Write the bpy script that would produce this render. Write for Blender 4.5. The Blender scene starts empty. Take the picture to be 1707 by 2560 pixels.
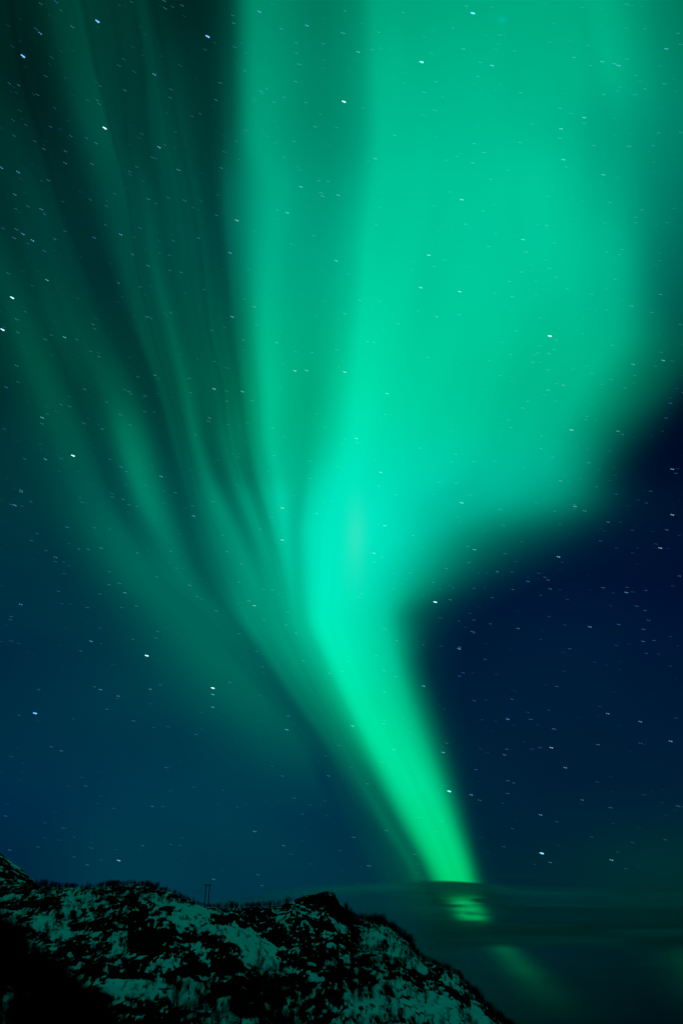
import bpy, math, random
import numpy as np
from mathutils import Vector

# ------------------------------------------------------------------ camera
sc = bpy.context.scene
PITCH = math.radians(34.0)
F_PX, CX, CY = 1991.0, 853.5, 1280.0          # 28 mm lens on the 36 mm tall portrait frame
cam_d = bpy.data.cameras.new("camera")
cam_d.sensor_fit = 'VERTICAL'; cam_d.sensor_height = 36.0; cam_d.sensor_width = 24.0
cam_d.lens = 28.0; cam_d.clip_start = 0.1; cam_d.clip_end = 40000.0
cam = bpy.data.objects.new("camera", cam_d)
sc.collection.objects.link(cam)
cam.location = (0, 0, 0); cam.rotation_euler = (math.radians(90) + PITCH, 0, 0)
sc.camera = cam
sc.render.resolution_x, sc.render.resolution_y = 682, 1024

# ------------------------------------------------------------------ world, exposure
world = bpy.data.worlds.new("World"); sc.world = world; world.use_nodes = True
world.node_tree.nodes["Background"].inputs[0].default_value = (0, 0.006, 0.012, 1)
world.node_tree.nodes["Background"].inputs[1].default_value = 1.0
sc.view_settings.view_transform = 'Standard'; sc.view_settings.look = 'None'
sc.view_settings.exposure = 0; sc.view_settings.gamma = 1
sc.cycles.max_bounces = 3; sc.cycles.diffuse_bounces = 2; sc.cycles.transparent_max_bounces = 24
sc.cycles.use_denoising = True; sc.cycles.use_adaptive_sampling = False
FILL = (0.0, 0.120, 0.094)      # linear colour of the fill glow added outside the frame to light the snow

C = sc.collection
rng = np.random.default_rng(7)
random.seed(7)

FWD = np.array([0, math.cos(PITCH), math.sin(PITCH)])
UP = np.array([0, -math.sin(PITCH), math.cos(PITCH)])
RIGHT = np.array([1.0, 0, 0])

def ray(X, Y):
    """unit direction of a photo position (full size pixels)"""
    X = np.asarray(X, float); Y = np.asarray(Y, float)
    a = (X - CX) / F_PX; b = (CY - Y) / F_PX
    d = a[..., None] * RIGHT + b[..., None] * UP + FWD
    return d / np.linalg.norm(d, axis=-1, keepdims=True)

def project(P):
    P = np.asarray(P, float)
    f = P @ FWD
    f = np.where(np.abs(f) < 1e-6, 1e-6, f)
    return CX + F_PX * (P @ RIGHT) / f, CY - F_PX * (P @ UP) / f, f

def lin(c):
    c = np.clip(np.asarray(c, float), 0, 255) / 255.0
    return np.where(c <= 0.04045, c / 12.92, ((c + 0.055) / 1.055) ** 2.4)

# ------------------------------------------------------------------ interpolation + noise
def pchip_slopes(x, y):
    h = np.diff(x, axis=0); d = np.diff(y, axis=0) / h
    m = np.zeros_like(y)
    w1 = 2 * h[1:] + h[:-1]; w2 = h[1:] + 2 * h[:-1]
    with np.errstate(divide='ignore', invalid='ignore'):
        mm = (w1 + w2) / (w1 / d[:-1] + w2 / d[1:])
    m[1:-1] = np.where(d[:-1] * d[1:] > 0, np.nan_to_num(mm), 0)
    m[0] = d[0]; m[-1] = d[-1]
    return m

def pchip(x, y, xq):
    """x (n,), y (n, k...) at xq (q,)"""
    x = np.asarray(x, float); y = np.asarray(y, float)
    xx = x.reshape((-1,) + (1,) * (y.ndim - 1)) + 0 * y
    m = pchip_slopes(xx, y)
    xq = np.clip(xq, x[0], x[-1])
    i = np.clip(np.searchsorted(x, xq) - 1, 0, len(x) - 2)
    h = (x[i + 1] - x[i]); t = (xq - x[i]) / h
    sh = (-1,) + (1,) * (y.ndim - 1)
    t = t.reshape(sh); h = h.reshape(sh)
    return ((1 + 2 * t) * (1 - t) ** 2 * y[i] + t * (1 - t) ** 2 * h * m[i]
            + t * t * (3 - 2 * t) * y[i + 1] + t * t * (t - 1) * h * m[i + 1])

def _h(ix, iy, s):
    n = (ix.astype(np.int64) * 374761393 + iy.astype(np.int64) * 668265263 + s * 2147483647 + 1013904223) & 0xffffffff
    n = ((n ^ (n >> 13)) * 1274126177) & 0xffffffff
    return ((n ^ (n >> 16)) & 0xffff) / 65535.0

def vnoise(x, y, s=0):
    x = np.asarray(x, float); y = np.asarray(y, float)
    ix = np.floor(x); iy = np.floor(y)
    fx = x - ix; fy = y - iy
    fx = fx * fx * fx * (fx * (fx * 6 - 15) + 10); fy = fy * fy * fy * (fy * (fy * 6 - 15) + 10)
    ix = ix.astype(np.int64); iy = iy.astype(np.int64)
    a = _h(ix, iy, s) * (1 - fx) + _h(ix + 1, iy, s) * fx
    b = _h(ix, iy + 1, s) * (1 - fx) + _h(ix + 1, iy + 1, s) * fx
    return (a * (1 - fy) + b * fy) * 2 - 1

def fbm(x, y, o=4, s=0, g=0.5):
    r = 0; a = 1; t = 0
    for k in range(o):
        c, q = math.cos(k * 1.3), math.sin(k * 1.3)
        r = r + a * vnoise((x * c - y * q) * 2 ** k + 17.3 * k, (x * q + y * c) * 2 ** k - 9.1 * k, s + k * 13)
        t += a; a *= g
    return r / t

def sstep(a, b, x):
    t = np.clip((x - a) / (b - a), 0, 1)
    return t * t * (3 - 2 * t)

# ------------------------------------------------------------------ object helpers
def link_mesh(name, verts, faces, mat=None, parent=None, smooth=False):
    me = bpy.data.meshes.new(name)
    verts = np.asarray(verts, np.float32).reshape(-1, 3)
    if isinstance(faces, np.ndarray):
        n, k = faces.shape
        me.vertices.add(len(verts)); me.vertices.foreach_set("co", verts.ravel())
        me.loops.add(n * k); me.loops.foreach_set("vertex_index", faces.astype(np.int32).ravel())
        me.polygons.add(n)
        me.polygons.foreach_set("loop_start", np.arange(0, n * k, k, dtype=np.int32))
        me.update(calc_edges=True); me.validate()
    else:
        me.from_pydata([tuple(v) for v in verts], [], faces); me.update()
    if smooth:
        me.polygons.foreach_set("use_smooth", np.ones(len(me.polygons), bool))
    if mat: me.materials.append(mat)
    o = bpy.data.objects.new(name, me); C.objects.link(o)
    if parent: o.parent = parent
    return o

def set_attr(o, name, rgb):
    at = o.data.color_attributes.new(name, 'FLOAT_COLOR', 'POINT')
    rgba = np.ones((len(o.data.vertices), 4), np.float32); rgba[:, :3] = rgb
    at.data.foreach_set("color", rgba.ravel())

def tag(o, label=None, cat=None, group=None, kind=None):
    if label: o["label"] = label
    if cat: o["category"] = cat
    if group: o["group"] = group
    if kind: o["kind"] = kind
    return o

def new_mat(name):
    m = bpy.data.materials.new(name); m.use_nodes = True
    nt = m.node_tree; nt.nodes.clear()
    out = nt.nodes.new("ShaderNodeOutputMaterial")
    return m, nt, out

def emit_attr_mat(name, additive):
    m, nt, out = new_mat(name)
    a = nt.nodes.new("ShaderNodeAttribute"); a.attribute_name = "glow"
    e = nt.nodes.new("ShaderNodeEmission"); nt.links.new(a.outputs["Color"], e.inputs[0])
    if additive:
        t = nt.nodes.new("ShaderNodeBsdfTransparent"); s = nt.nodes.new("ShaderNodeAddShader")
        nt.links.new(e.outputs[0], s.inputs[0]); nt.links.new(t.outputs[0], s.inputs[1])
        nt.links.new(s.outputs[0], out.inputs[0])
    else:
        nt.links.new(e.outputs[0], out.inputs[0])
    m.cycles.emission_sampling = 'NONE'
    return m

# ================================================================== NIGHT SKY LIGHT
# Everything of the sky is a function of direction; tables are in units of 1/1568 of the frame width.
K = 1707.0 / 1568.0
# darkness of the sky itself: rows of (G, B) display values at x = -200,0,300,700,1000,1300,1568,1800
BX = [-200, 0, 300, 700, 1000, 1300, 1568, 1800]
BY = [-300, 0, 400, 800, 1050, 1300, 1500, 1700, 1850, 1980, 2080, 2200, 2352, 2500]
BG = [[8, 10, 14, 16, 16, 14, 12, 12],
      [8, 10, 16, 18, 18, 18, 14, 12],
      [14, 18, 22, 24, 22, 20, 14, 12],
      [26, 28, 26, 24, 22, 20, 12, 10],
      [38, 36, 32, 30, 22, 16, 7, 8],
      [42, 42, 42, 38, 24, 20, 14, 12],
      [40, 41, 42, 40, 26, 28, 22, 18],
      [42, 44, 46, 46, 34, 30, 28, 24],
      [40, 42, 54, 48, 38, 32, 31, 28],
      [34, 38, 56, 46, 40, 36, 38, 36],
      [32, 36, 54, 50, 42, 32, 34, 34],
      [40, 46, 54, 56, 48, 32, 28, 28],
      [36, 40, 44, 46, 36, 26, 14, 12],
      [24, 26, 28, 30, 24, 18, 10, 8]]
BB = [[12, 14, 18, 18, 18, 18, 16, 14],
      [10, 13, 20, 22, 22, 22, 20, 18],
      [20, 24, 28, 30, 30, 28, 26, 24],
      [34, 36, 36, 36, 34, 34, 32, 30],
      [50, 50, 48, 46, 44, 42, 36, 36],
      [60, 60, 60, 60, 52, 50, 46, 44],
      [64, 64, 64, 64, 54, 56, 52, 50],
      [66, 68, 70, 68, 56, 54, 54, 52],
      [74, 72, 76, 72, 58, 54, 52, 50],
      [58, 62, 72, 70, 56, 50, 46, 44],
      [62, 66, 74, 66, 54, 46, 40, 40],
      [60, 62, 62, 60, 52, 40, 34, 34],
      [44, 46, 46, 44, 34, 28, 22, 20],
      [30, 30, 30, 30, 24, 20, 14, 12]]
def table(T, x, y):
    """smooth lookup of a table (rows BY, columns BX) on flat arrays x, y"""
    T = np.array(T, float)
    ny = 400
    ys = np.linspace(BY[0], BY[-1], ny)
    rows = pchip(BY, T, ys)                                   # ny, nx
    nx = 400
    xs = np.linspace(BX[0], BX[-1], nx)
    G = pchip(BX, rows.T, xs).T                               # ny, nx
    # soften the grid
    for _ in range(14):
        G[1:-1] = 0.25 * G[:-2] + 0.5 * G[1:-1] + 0.25 * G[2:]
        G[:, 1:-1] = 0.25 * G[:, :-2] + 0.5 * G[:, 1:-1] + 0.25 * G[:, 2:]
    u = np.clip((x - xs[0]) / (xs[-1] - xs[0]) * (nx - 1), 0, nx - 1.001)
    v = np.clip((y - ys[0]) / (ys[-1] - ys[0]) * (ny - 1), 0, ny - 1.001)
    i = u.astype(int); j = v.astype(int); fu = u - i; fv = v - j
    return (G[j, i] * (1 - fu) + G[j, i + 1] * fu) * (1 - fv) + (G[j + 1, i] * (1 - fu) + G[j + 1, i + 1] * fu) * fv

# aurora: 24 rays (columns) followed through 22 heights; x position and display brightness
RY = [-500, 0, 150, 300, 450, 600, 750, 900, 1000, 1080, 1150, 1230, 1330, 1420, 1500, 1600, 1700, 1800, 1900, 1980, 2040, 2120, 2160]
#       pad   Al   A    S0   B    S    C1   SC   C2   D1   D    gap  Ff   F    G    Hf   Hs   Hp   mid  Rs   Rm   Rf   Rsky pad
RXs = """
 -520 -440 -400 -260 -140  -60   30   90  170  260  300  380  440  540  740  800  850 1000 1200 1380 1500 1640 1720 1900
 -420 -330 -280 -120  -10   40  155  215  285  325  352  420  515  585  735  805  870 1000 1200 1380 1500 1600 1660 1900
 -380 -280 -230  -90   15   68  192  240  310  345  380  450  518  588  740  810  875 1000 1200 1390 1510 1610 1670 1900
 -320 -210 -160  -30   50  110  236  268  300  366  408  465  522  590  740  812  880 1000 1200 1390 1530 1620 1680 1900
 -240 -110  -60   28   92  160  276  305  332  395  440  480  520  625  740  800  865 1000 1200 1390 1510 1610 1680 1900
 -180  -60    5   78  140  222  298  322  352  412  462  500  530  615  710  800  845  980 1200 1400 1490 1600 1680 1900
 -160  -20   60  126  190  286  330  356  390  438  478  512  545  610  700  790  835  960 1180 1370 1480 1580 1660 1900
 -120   10  125  190  270  350  376  396  426  470  512  538  566  618  705  770  825  930 1140 1290 1430 1530 1600 1900
  -90   40  172  225  298  378  402  418  447  478  522  552  576  620  690  750  815  900 1110 1270 1370 1450 1540 1900
  -80   60  205  252  318  398  422  436  470  502  544  566  592  634  690  728  795  880 1080 1240 1335 1400 1490 1900
  -70   80  236  278  342  414  440  456  498  534  566  590  612  646  684  712  775  860  960 1120 1290 1375 1460 1900
  -60  105  285  318  382  434  464  484  536  572  594  616  634  656  678  700  755  830  930 1015 1120 1270 1420 1900
  -50  150  360  388  428  468  500  524  580  606  624  642  656  668  684  700  750  805  880  960 1040 1110 1260 1900
  -40  210  440  462  490  520  545  566  606  628  644  656  666  676  690  706  742  800  862  910  958 1010 1100 1900
  -40  260  500  526  552  580  600  620  646  664  680  692  704  712  724  738  768  822  868  912  950  992 1080 1900
  -40  330  585  606  624  644  664  684  704  718  730  740  750  758  770  784  812  856  896  936  972 1016 1090 1900
  -40  400  668  690  706  724  740  754  768  780  790  800  808  814  824  834  864  902  938  974 1004 1046 1110 1900
  -40  470  720  744  764  782  798  812  824  834  842  850  858  866  874  884  922  954  984 1014 1038 1070 1120 1900
  -40  540  770  798  820  842  858  870  882  892  900  908  914  920  928  938  972 1000 1026 1048 1066 1088 1130 1900
  -40  600  820  848  874  896  910  920  930  938  946  954  960  966  974  982 1008 1032 1054 1074 1088 1106 1150 1900
  -40  640  850  880  904  924  938  948  956  964  970  978  986  994 1002 1012 1032 1052 1072 1090 1104 1124 1170 1900
  -40  700  880  910  934  954  968  978  988  998 1008 1016 1024 1032 1042 1052 1066 1084 1102 1118 1130 1146 1200 1900
  -40  720  890  920  944  966  980  990 1000 1012 1022 1030 1040 1048 1058 1068 1082 1100 1116 1132 1144 1160 1210 1900
"""
RGs = """
  10  12  20  16  24  16  36  30  44  40  38  28  50 120 100 112 148 160 165 155 120 100  95  90
  12  14  26  18  30  20  48  40  58  50  46  34  58 138 112 124 162 170 176 170 135 110 105  95
  12  16  28  22  30  18  54  42  60  54  58  36  60 148 122 136 176 180 184 176 140 112 106  95
  14  22  34  28  38  22  62  46  62  60  68  42  72 156 130 146 188 192 192 180 140 112 102  90
  16  34  44  32  48  30  58  50  78  62  74  48  88 166 144 160 198 202 200 184 138 100  84  70
  18  48  62  44  58  36  62  60  92  68  78  56  92 174 156 178 208 206 200 190 124  80  56  40
  22  54  74  52  66  44  66  64 100  72  86  70 100 182 164 186 216 210 200 188 110  52  24  16
  28  50  80  60  82  56  70  68 108  80  96  86 124 190 172 196 224 216 204 192 106  32  12   8
  34  46  82  64 110  66  80  78 116  78 114 100 138 190 176 196 228 222 206 192 122  54  12   8
  38  46  84  66 122  72  82  86 122  82 128 106 150 192 178 202 230 226 208 190 142  62  15   9
  40  46  88  72 124  78  84  92 126  92 142 114 162 190 180 210 232 230 208 180 152  92  26  10
  40  44  98  86 114  84  94 102 130 110 150 132 170 186 184 214 235 234 212 174 108  62  22  13
  38  42 102  98 104  86 100 110 136 130 148 146 166 176 182 208 236 232 218 172 112  54  22  16
  37  44 102  96  84  84 100 114 130 136 142 146 156 166 178 204 236 230 216 184 108  46  24  18
  38  46 100  92  76  82  94 106 124 134 138 144 152 162 176 202 234 228 212 184 112  44  26  20
  42  50  98  82  68  74  84  94 108 118 122 130 138 148 166 196 230 224 208 170  96  40  28  24
  46  56  82  66  58  62  74  84  98 108 114 120 128 138 158 190 226 222 206 164  96  42  31  26
  44  58  56  52  52  56  66  78  90 100 104 106 108 118 140 172 220 220 206 158  90  42  33  30
  38  58  50  52  58  62  68  74  86 104 104  96  92 106 134 170 212 216 204 156  92  44  35  34
  38  54  50  54  62  68  72  74  84 106 108  92  80 102 134 168 208 214 204 156  92  46  38  36
  40  52  50  54  60  66  70  72  78  92  96  84  76 100 134 166 204 210 200 150  90  46  38  36
  42  52  50  50  52  54  56  58  60  66  70  74  84 108 138 164 200 200 192 140  84  46  38  36
  42  50  48  46  46  46  46  46  46  46  46  46  46  50  56  62  70  70  66  58  48  42  38  36
"""
RX = np.array([[float(v) for v in l.split()] for l in RXs.strip().splitlines()])
RG = np.array([[float(v) for v in l.split()] for l in RGs.strip().splitlines()])
RG[10:17, 7:14] *= 1.09
RX[5, 20:22] += [28, 30]; RX[6, 19:22] += [30, 52, 60]; RX[7, 19:22] += [20, 38, 50]; RX[8, 20:22] += [8, 14]
for _r, _x, _g in ((13, [450, 488, 515, 535], [102, 97, 90, 87]), (14, [515, 548, 572, 598], [102, 90, 82, 80]),
                   (15, [600, 628, 650, 668], [97, 80, 70, 70]), (16, [682, 706, 722, 736], [84, 70, 62, 62])):
    RX[_r, 2:6] = _x; RG[_r, 2:6] = _g; RG[_r, 4:8] += 12; RG[_r, 3] += 4
RG[0:7, 3] += 6; RG[1:8, 5:8] += 5; RG[0:7, 14] += 7; RG[0:7, 15] += 3; RG[0:5, 2:10] += 5; RG[3:7, 19] -= 12; RG[3:7, 20] -= 8; RG[7:10, 18:20] -= 8; RG[1:4, 18:20] -= 4
RX[12:14, 18:21] -= 16; RX[14, 18:21] -= 8; RG[17, 2] += 7; RX[17, 2] += 14
RG[8:16, 1] += 10; RG[8:14, 0] += 8
RG[17, 4:10] += 8; RG[18, 8:10] += 8; RG[12, 3:6] += 4
RG[2:9, 11] += 12; RG[2:8, 12] += 8; RG[0:2, 11] += 4
RG[10, 19:23] = [182, 142, 84, 28]; RG[11, 19:23] = [172, 112, 62, 24]
RG[0:7, 3] += 7; RG[0:7, 5] += 6; RG[0:5, 7] += 4
# blue share of the aurora light at each height
RBR = [0.70, 0.70, 0.70, 0.70, 0.70, 0.70, 0.70, 0.71, 0.72, 0.74, 0.75, 0.74, 0.72, 0.68, 0.65, 0.60, 0.57, 0.55, 0.49, 0.45, 0.40, 0.36, 0.36]

def aurora_grid(xs, ys):
    """display G, B of the sky with the aurora on the grid xs, ys (units of 1/1568 width)"""
    lx = pchip(RY, RX, ys); lg = pchip(RY, RG, ys)
    lx = np.maximum.accumulate(lx + np.arange(lx.shape[1]) * 0.01, axis=1)
    out = np.empty((len(ys), len(xs))); flow = np.empty_like(out)
    for j in range(len(ys)):
        out[j] = pchip(lx[j], lg[j], xs)
        flow[j] = np.interp(xs, lx[j], np.arange(lx.shape[1]))
    # soften across and along
    dx = xs[1] - xs[0]
    n = int(round((9.0 / dx) ** 2 * 1.0)) + 1
    for _ in range(n):
        out[:, 1:-1] = 0.25 * out[:, :-2] + 0.5 * out[:, 1:-1] + 0.25 * out[:, 2:]
        out[1:-1] = 0.25 * out[:-2] + 0.5 * out[1:-1] + 0.25 * out[2:]
    X, Y = np.meshgrid(xs, ys)
    def soften(a, k):
        a = a.copy()
        for _ in range(int(k * (5.0 / dx) ** 2)):
            a[:, 1:-1] = 0.25 * a[:, :-2] + 0.5 * a[:, 1:-1] + 0.25 * a[:, 2:]
            a[1:-1] = 0.25 * a[:-2] + 0.5 * a[1:-1] + 0.25 * a[2:]
        return a
    wide = soften(out, 60)
    w = sstep(880, 1060, X) * sstep(820, 1000, Y) * (1 - sstep(1380, 1560, Y))
    out = out * (1 - w) + wide * w
    bg = table(BG, X.ravel(), Y.ravel()).reshape(X.shape)
    bb = table(BB, X.ravel(), Y.ravel()).reshape(X.shape)
    d = np.maximum(out - bg, 0) * (1 - sstep(2105, 2150, Y))
    # fine rays following the field lines
    tex = 0.6 * vnoise(flow * 1.7, Y / 900.0, 3) + 0.4 * vnoise(flow * 4.3, Y / 500.0, 5)
    tex2 = fbm(X / 260.0, Y / 520.0, 3, 11)
    tex3 = 0.6 * vnoise(flow * 1.9 + 4, Y / 2200.0, 9) + 0.4 * vnoise(flow * 4.1, Y / 1500.0, 15)
    lf = 1 - sstep(10, 14, flow)
    d = d * (1 + 0.025 * tex * sstep(0, 14, flow) + (0.25 - 0.19 * sstep(700, 1300, Y)) * tex3 * lf + 0.055 * tex2 * (1 - lf))
    k1 = X - (1325 + 0.30 * Y)
    d += 6 * sstep(-18, 34, k1) * np.exp(-(k1 / 120.0) ** 2) * (1 - sstep(190, 340, Y))
    def blob(x, y, rx, ry, a, ang=0.0):
        c, s = math.cos(ang), math.sin(ang)
        u = (X - x) * c + (Y - y) * s; v = -(X - x) * s + (Y - y) * c
        return a * np.exp(-(u / rx) ** 2 - (v / ry) ** 2)
    r = blob(818, 1215, 24, 75, 34) + blob(812, 1290, 30, 90, 18)          # palest core
    r = r + 0
    # low green ray seen below the cloud and its weak neighbour at the right
    t = (Y - 2150) / 170.0
    cx = 1130 + 155 * t
    low = np.where(t > 0, 1, 0) * 54 * np.exp(-((X - cx) / (30 + 36 * np.clip(t, 0, 2))) ** 2) * np.exp(-(np.maximum(t - 0.15, 0) / 0.62) ** 2)
    low *= sstep(0.0, 0.15, t)
    low2 = 40 * np.exp(-((X - 1590 - 80 * t) / 90.0) ** 2) * sstep(0.05, 0.3, t) * (1 - sstep(0.7, 1.4, t))
    halo = blob(1500, 2000, 200, 130, 8)                                    # faint green haze
    glx = blob(1152, 46, 9, 7, 26) + blob(1152, 46, 3.5, 3, 20)                                           # the distant galaxy's smudge
    br = np.interp(ys, RY, RBR)[:, None]
    br = br * (1 - 0.46 * sstep(500, 1000, Y) * np.clip(1 - d / 230, 0, 1))
    G = bg + d + low + low2 + halo + glx * 0.35
    B = bb + br * d * 1.0 + 0.28 * (low + low2) + halo * .3 + glx
    return r, G, B, bg, bb, d
# ---- end of sky model
R_STAR, R_CLOUD, R_AUR, R_SKY = 6000.0, 6400.0, 7200.0, 9000.0

def lin3(r, g, b):
    return np.stack([lin(r), lin(g), lin(b)], -1)

# ---- the sky: a dome of dim blue and teal night light
def build_sky():
    az = np.radians(np.linspace(-180, 180, 481)); el = np.radians(np.linspace(-90, 90, 241))
    A, E = np.meshgrid(az, el)
    D = np.stack([np.sin(A) * np.cos(E), np.cos(A) * np.cos(E), np.sin(E)], -1)
    X, Y, f = project(D.reshape(-1, 3))
    front = f > 0.15
    X = np.where(front, X, 0) / K; Y = np.where(front, Y, 0) / K
    g = table(BG, np.clip(X, -200, 1800), np.clip(Y, -300, 2500))
    b = table(BB, np.clip(X, -200, 1800), np.clip(Y, -300, 2500))
    col = lin3(0 * g, g, b)
    # beyond the picture the sky passes into an added fill glow that brightens the snow
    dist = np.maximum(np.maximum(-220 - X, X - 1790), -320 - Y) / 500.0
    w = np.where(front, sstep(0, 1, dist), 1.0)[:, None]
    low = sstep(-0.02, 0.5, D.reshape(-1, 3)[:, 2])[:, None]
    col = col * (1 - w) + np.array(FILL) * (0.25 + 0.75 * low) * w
    n = len(az)
    i, j = np.meshgrid(np.arange(len(el) - 1), np.arange(n - 1), indexing='ij')
    q = np.stack([i * n + j, (i + 1) * n + j, (i + 1) * n + j + 1, i * n + j + 1], -1).reshape(-1, 4)
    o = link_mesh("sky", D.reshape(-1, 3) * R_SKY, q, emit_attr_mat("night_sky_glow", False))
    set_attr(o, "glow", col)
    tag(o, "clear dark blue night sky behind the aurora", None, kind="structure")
build_sky()

# ---- the aurora: a thick luminous shell of light, both faces glowing and see-through
def build_aurora():
    xs = np.arange(-420, 1990, 5.0); ys = np.arange(-480, 2345, 5.0)
    r, G, B, bg, bb, d = aurora_grid(xs, ys)
    tot = lin3(r, G, B) - lin3(0 * bg, bg, bb)
    tot = np.maximum(tot - 0.0004, 0)
    X, Y = np.meshgrid(xs, ys)
    edge = sstep(0, 220, X + 420) * sstep(0, 220, 1985 - X) * sstep(0, 120, Y + 480)
    tot *= edge[..., None]
    lum = tot.sum(-1)
    ny, nx = X.shape
    D = ray(X * K, Y * K)
    # the glowing curtain's near face bulges like the folds of the curtain
    depth = 1.0 + 0.05 * fbm(X / 500.0, Y / 900.0, 2, 21)
    near = D * (R_AUR * depth)[..., None]; far = D * (R_AUR * depth + 500.0)[..., None]
    V = np.concatenate([near.reshape(-1, 3), far.reshape(-1, 3)])
    i, j = np.meshgrid(np.arange(ny - 1), np.arange(nx - 1), indexing='ij')
    i = i.ravel(); j = j.ravel()
    ok = (lum[i, j] + lum[i + 1, j] + lum[i, j + 1] + lum[i + 1, j + 1]) > 0.0012
    i = i[ok]; j = j[ok]; N = nx * ny
    q = np.stack([i * nx + j, i * nx + j + 1, (i + 1) * nx + j + 1, (i + 1) * nx + j], -1)
    q2 = q[:, ::-1] + N
    F = np.concatenate([q, q2])
    used = np.zeros(2 * N, bool); used[F.ravel()] = True
    remap = np.cumsum(used) - 1
    col = np.concatenate([tot.reshape(-1, 3)] * 2)[used] * 0.5
    o = link_mesh("aurora", V[used], remap[F], emit_attr_mat("aurora_light", True), smooth=True)
    set_attr(o, "glow", col)
    tag(o, "bright green aurora rising from the horizon and fanning out across the night sky", "aurora", kind="thing")
build_aurora()

# ---- the cloud bank low on the horizon, lit only by the sky
def build_clouds():
    xs = np.arange(330, 1960, 3.0); ys = np.arange(1985, 2470, 1.6)
    X, Y = np.meshgrid(xs, ys)
    ex = [300, 400, 551, 690, 873, 960, 983, 1040, 1102, 1286, 1400, 1568, 1960]
    ey = [2080, 2062, 2050, 2028, 2017, 2016, 2018.5, 2021, 2025, 2031, 2031, 2028, 2024]
    top = pchip(np.array(ex, float), np.array(ey, float), xs)[None, :]
    t = Y - top
    near = np.exp(-(np.abs(X - 1052) / 115.0) ** 3)                    # dense lens over the foot of the aurora
    soft = 5 + 16 * (1 - near)
    a = sstep(0, 1, t / soft) * (0.55 + 0.40 * near)
    st = fbm(X / 420.0, (Y - 0.6 * (top - 2020)) / 17.0, 3, 31)                         # long thin streaks
    st2 = fbm(X / 130.0 + 5, Y / 8.0, 2, 47)
    a *= 1 - 0.5 * sstep(26, 60, t) * (1 - sstep(1000, 1200, X)) * (1 - near)
    a *= 1 + 0.7 * st * (1 - 0.85 * near)
    # the gap through which the aurora shows again
    gx = np.exp(-(np.abs((X - (1074 + (Y - 2058) * 0.45)) / 50.0)) ** 3)
    gap = gx * sstep(2050, 2070, Y + 6 * st2) * (1 - sstep(2106, 2122, Y + 5 * st2))
    bars = 0.42 * np.exp(-((Y - 2069 - 0.05 * (X - 1090)) / 5.0) ** 2) * sstep(1060, 1100, X) \
         + 0.40 * np.exp(-((Y - 2080 + 0.03 * (X - 1050)) / 3.0) ** 2) * (1 - sstep(1050, 1080, X)) \
         + 0.38 * np.exp(-((Y - 2100 - 0.03 * (X - 1100)) / 4.0) ** 2) * sstep(1058, 1080, X) * (1 - 0.5 * sstep(1110, 1130, X))
    a = a * (1 - gap) + gap * np.clip(0.40 + 0.22 * (1 - sstep(2062, 2082, Y)) + bars + 0.40 * st2, 0.05, 0.95)
    # solid layer from the gap down to the next clear slot
    lay = sstep(2112, 2128, Y) * (1 - sstep(2166, 2175, Y + 1.5 * st2)) * sstep(930, 1040, X)
    a = np.maximum(a, lay * (0.93 - 0.1 * sstep(1200, 1400, X)))
    below = sstep(2172, 2178, Y) * sstep(1000, 1100, X)
    a = a * (1 - 0.62 * below)
    a *= 1 - 0.55 * sstep(2300, 2440, Y)
    # a few thin wisps above the peaks
    w1 = 0.34 * np.exp(-((X - 462) / 42.0) ** 2 - ((Y - 2046) / 5.5) ** 2)
    w2 = 0.20 * np.exp(-((X - 1180) / 60.0) ** 2 - ((Y - 2012) / 4.0) ** 2)
    a = np.clip(np.maximum(a, w1) + w2, 0, 0.97)
    a *= sstep(330, 400, X) * (1 - sstep(1860, 1950, X))
    shade = 0.75 + 0.5 * sstep(0, 1, 0.5 + 0.8 * fbm(X / 260.0, Y / 17.0, 3, 71))
    shade *= 1 + 0.75 * (1 - sstep(20, 50, t)) * (1 - near) * (1 - 0.5 * sstep(1100, 1400, X))
    shade *= 1 - 0.42 * sstep(2080, 2300, Y) - 0.15 * near * (1 - sstep(2050, 2090, Y)) * sstep(2020, 2035, Y)
    ny, nx = X.shape; N = nx * ny
    D = ray(X * K, Y * K)
    V = np.concatenate([(D * R_CLOUD).reshape(-1, 3), (D * (R_CLOUD + 260)).reshape(-1, 3)])
    i, j = np.meshgrid(np.arange(ny - 1), np.arange(nx - 1), indexing='ij'); i = i.ravel(); j = j.ravel()
    ok = (a[i, j] + a[i + 1, j + 1]) > 0.01
    i = i[ok]; j = j[ok]
    q = np.stack([i * nx + j, i * nx + j + 1, (i + 1) * nx + j + 1, (i + 1) * nx + j], -1)
    F = np.concatenate([q, q[:, ::-1] + N])
    used = np.zeros(2 * N, bool); used[F.ravel()] = True
    remap = np.cumsum(used) - 1
    half = 1 - np.sqrt(1 - a)                                    # two faces together give a
    m, nt, out = new_mat("thin_cloud")
    at = nt.nodes.new("ShaderNodeAttribute"); at.attribute_name = "cloud"
    sep = nt.nodes.new("ShaderNodeSeparateColor"); nt.links.new(at.outputs["Color"], sep.inputs[0])
    df = nt.nodes.new("ShaderNodeBsdfDiffuse"); tl = nt.nodes.new("ShaderNodeBsdfTranslucent")
    vm = nt.nodes.new("ShaderNodeMix"); vm.data_type = 'RGBA'; vm.blend_type = 'MULTIPLY'
    vm.inputs["Factor"].default_value = 1
    nt.links.new(sep.outputs[1], vm.inputs["A"]); vm.inputs["B"].default_value = (CLOUD_W * .8, CLOUD_W * 0.95, CLOUD_W * 1.12, 1)
    nt.links.new(vm.outputs["Result"], df.inputs[0]); nt.links.new(vm.outputs["Result"], tl.inputs[0])
    mx = nt.nodes.new("ShaderNodeMixShader"); mx.inputs[0].default_value = 0.35
    nt.links.new(df.outputs[0], mx.inputs[1]); nt.links.new(tl.outputs[0], mx.inputs[2])
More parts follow.
